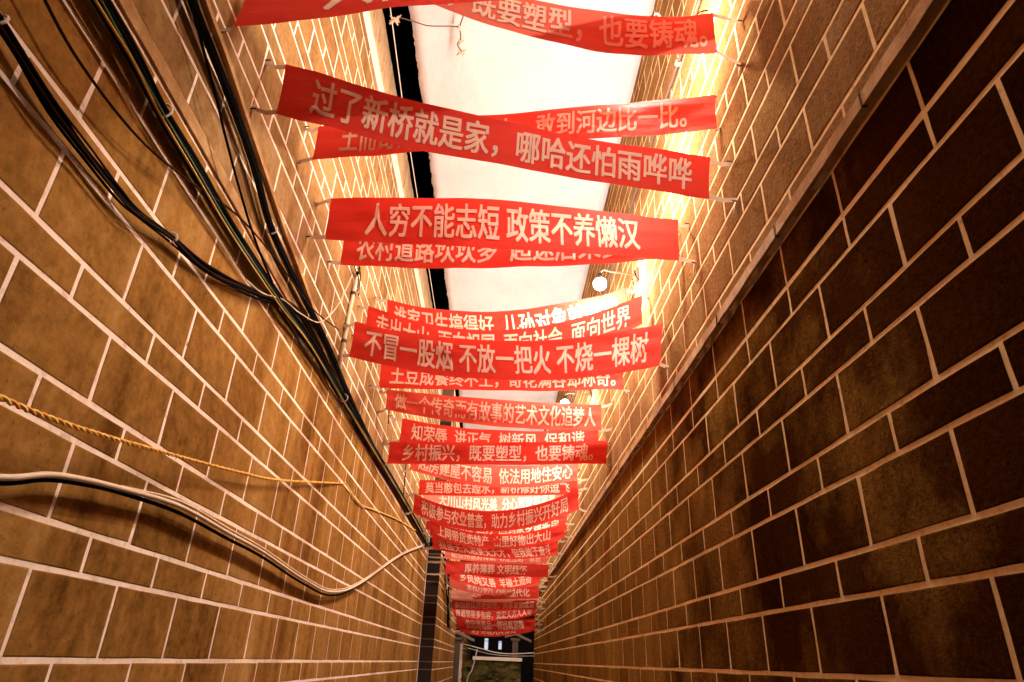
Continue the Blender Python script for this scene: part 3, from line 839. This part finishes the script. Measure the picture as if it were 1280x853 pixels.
# ------------------------------------------------------------------ far end: dark yard
def post(x0, x1, y, ztop, label, lean=0):
    r = empty('porch_post', ((x0 + x1) / 2, y, 0)); tag(r, label, 'post')
    w = (x1 - x0) / 2
    MB().box((-w, -.08, 0), (w, .08, ztop - .06)).build('shaft', M['wood'], r)
    MB().box((-w - .05, -.12, ztop - .059), (w + .05, .12, ztop)).build('cap', M['wood'], r)
    V = [(-w - .28, -.10, ztop - .05), (-w - .02, -.10, ztop + .12), (w + .02, -.10, ztop + .12), (w + .34, -.10, ztop - .08)]
    V = [(-w - .20, -.11, ztop + .00), (-w - .20, -.11, ztop + .05), (0, -.11, ztop + .14), (w + .34, -.11, ztop - .03), (w + .34, -.11, ztop - .09), (0, -.11, ztop + .07)]
    n = len(V); V2 = V + [(a, .12, c) for a, b, c in V]
    F = [(5, 4, 3, 2), (5, 2, 1, 0), (n+2, n+3, n+4, n+5), (n+0, n+1, n+2, n+5)] + [(i, (i+1) % n, (i+1) % n + n, i + n) for i in range(n)]
    mesh('eave_board', V2, F, M['tile'], r)
post(-.955, -.79, 17.45, 2.10, 'pale porch post at the far left end of the alley')
post(.51, .655, 18.6, 2.16, 'pale porch post at the far right end of the alley')
gw = empty('garden_wall', (0, 18.0, 0)); tag(gw, 'low mossy wall with a pale lit coping closing the alley', 'wall')
V, F = [], []
nx, nz = 40, 30
for j in range(nz + 1):
    for i in range(nx + 1):
        x = -.70 + 1.42 * i / nx; z = 1.62 * j / nz
        V.append((x, -.02 - .05 * noise.noise(Vector((x * 5, z * 5, 2))) - .03 * noise.noise(Vector((x * 14, z * 14, 4))), z))
for j in range(nz):
    for i in range(nx):
        a = j * (nx + 1) + i; F.append((a, a + 1, a + nx + 2, a + nx + 1))
mesh('mossy_face', V, F, M['moss'], gw)
MB().box((-.70, .03, 0), (.72, .25, 1.618)).build('wall_core', M['facade'], gw)
MB().box((-.48, -.10, 1.622), (.74, .27, 1.70)).build('coping', M['tie'], gw)
fa = empty('house', (0, 26, 0)); tag(fa, 'unlit black house front behind the yard with two small lit windows', 'building')
MB().box((-6, 0, 0), (6, 5, 5.2)).build('facade', M['facade'], fa)
for x0, x1, z0, z1 in ((-.30, -.17, 1.97, 2.34), (.21, .32, 2.0, 2.27)):
    f = MB().box((x0 - .03, -.03, z0 - .03), (x1 + .03, -.002, z1 + .03)).build('window', M['iron'], fa)
    MB().box((x0, -.045, z0), (x1, -.032, z1)).build('pane', M['lit'], f)
    MB().box((x0, -.06, (z0+z1)/2 + .09), (x1, -.047, (z0+z1)/2 + .11)).build('glazing_bar', M['iron'], f)
tag(MB().tube(spline([Vector(p) for p in ((-.72, 17.2, 1.95), (-.488, 17, 1.905), (-.2, 17, 1.845), (.085, 17, 1.79), (.45, 17, 1.775), (.995, 17, 1.815))], 8), .010, 7).build('rope', M['rope_w']), 'upper pale washing line sagging across the far end of the alley', 'rope')
tag(MB().tube(spline([Vector(p) for p in ((-.60, 17.3, 1.87), (-.2, 17.2, 1.78), (.085, 17.2, 1.745), (.45, 17.1, 1.73), (.995, 17, 1.75))], 8), .006, 7).build('rope', M['rope_w']), 'lower thin brownish washing line at the far end of the alley', 'rope')
tag(MB().tube(spline([Vector(p) for p in ((-.36, 17, 1.85), (-.40, 17, 1.65), (-.46, 17, 1.40), (-.56, 17, 1.15), (-.6, 17, .1))], 8), .014, 7).build('rope', M['rope_w']), 'pale rope hanging down from the washing lines', 'rope')
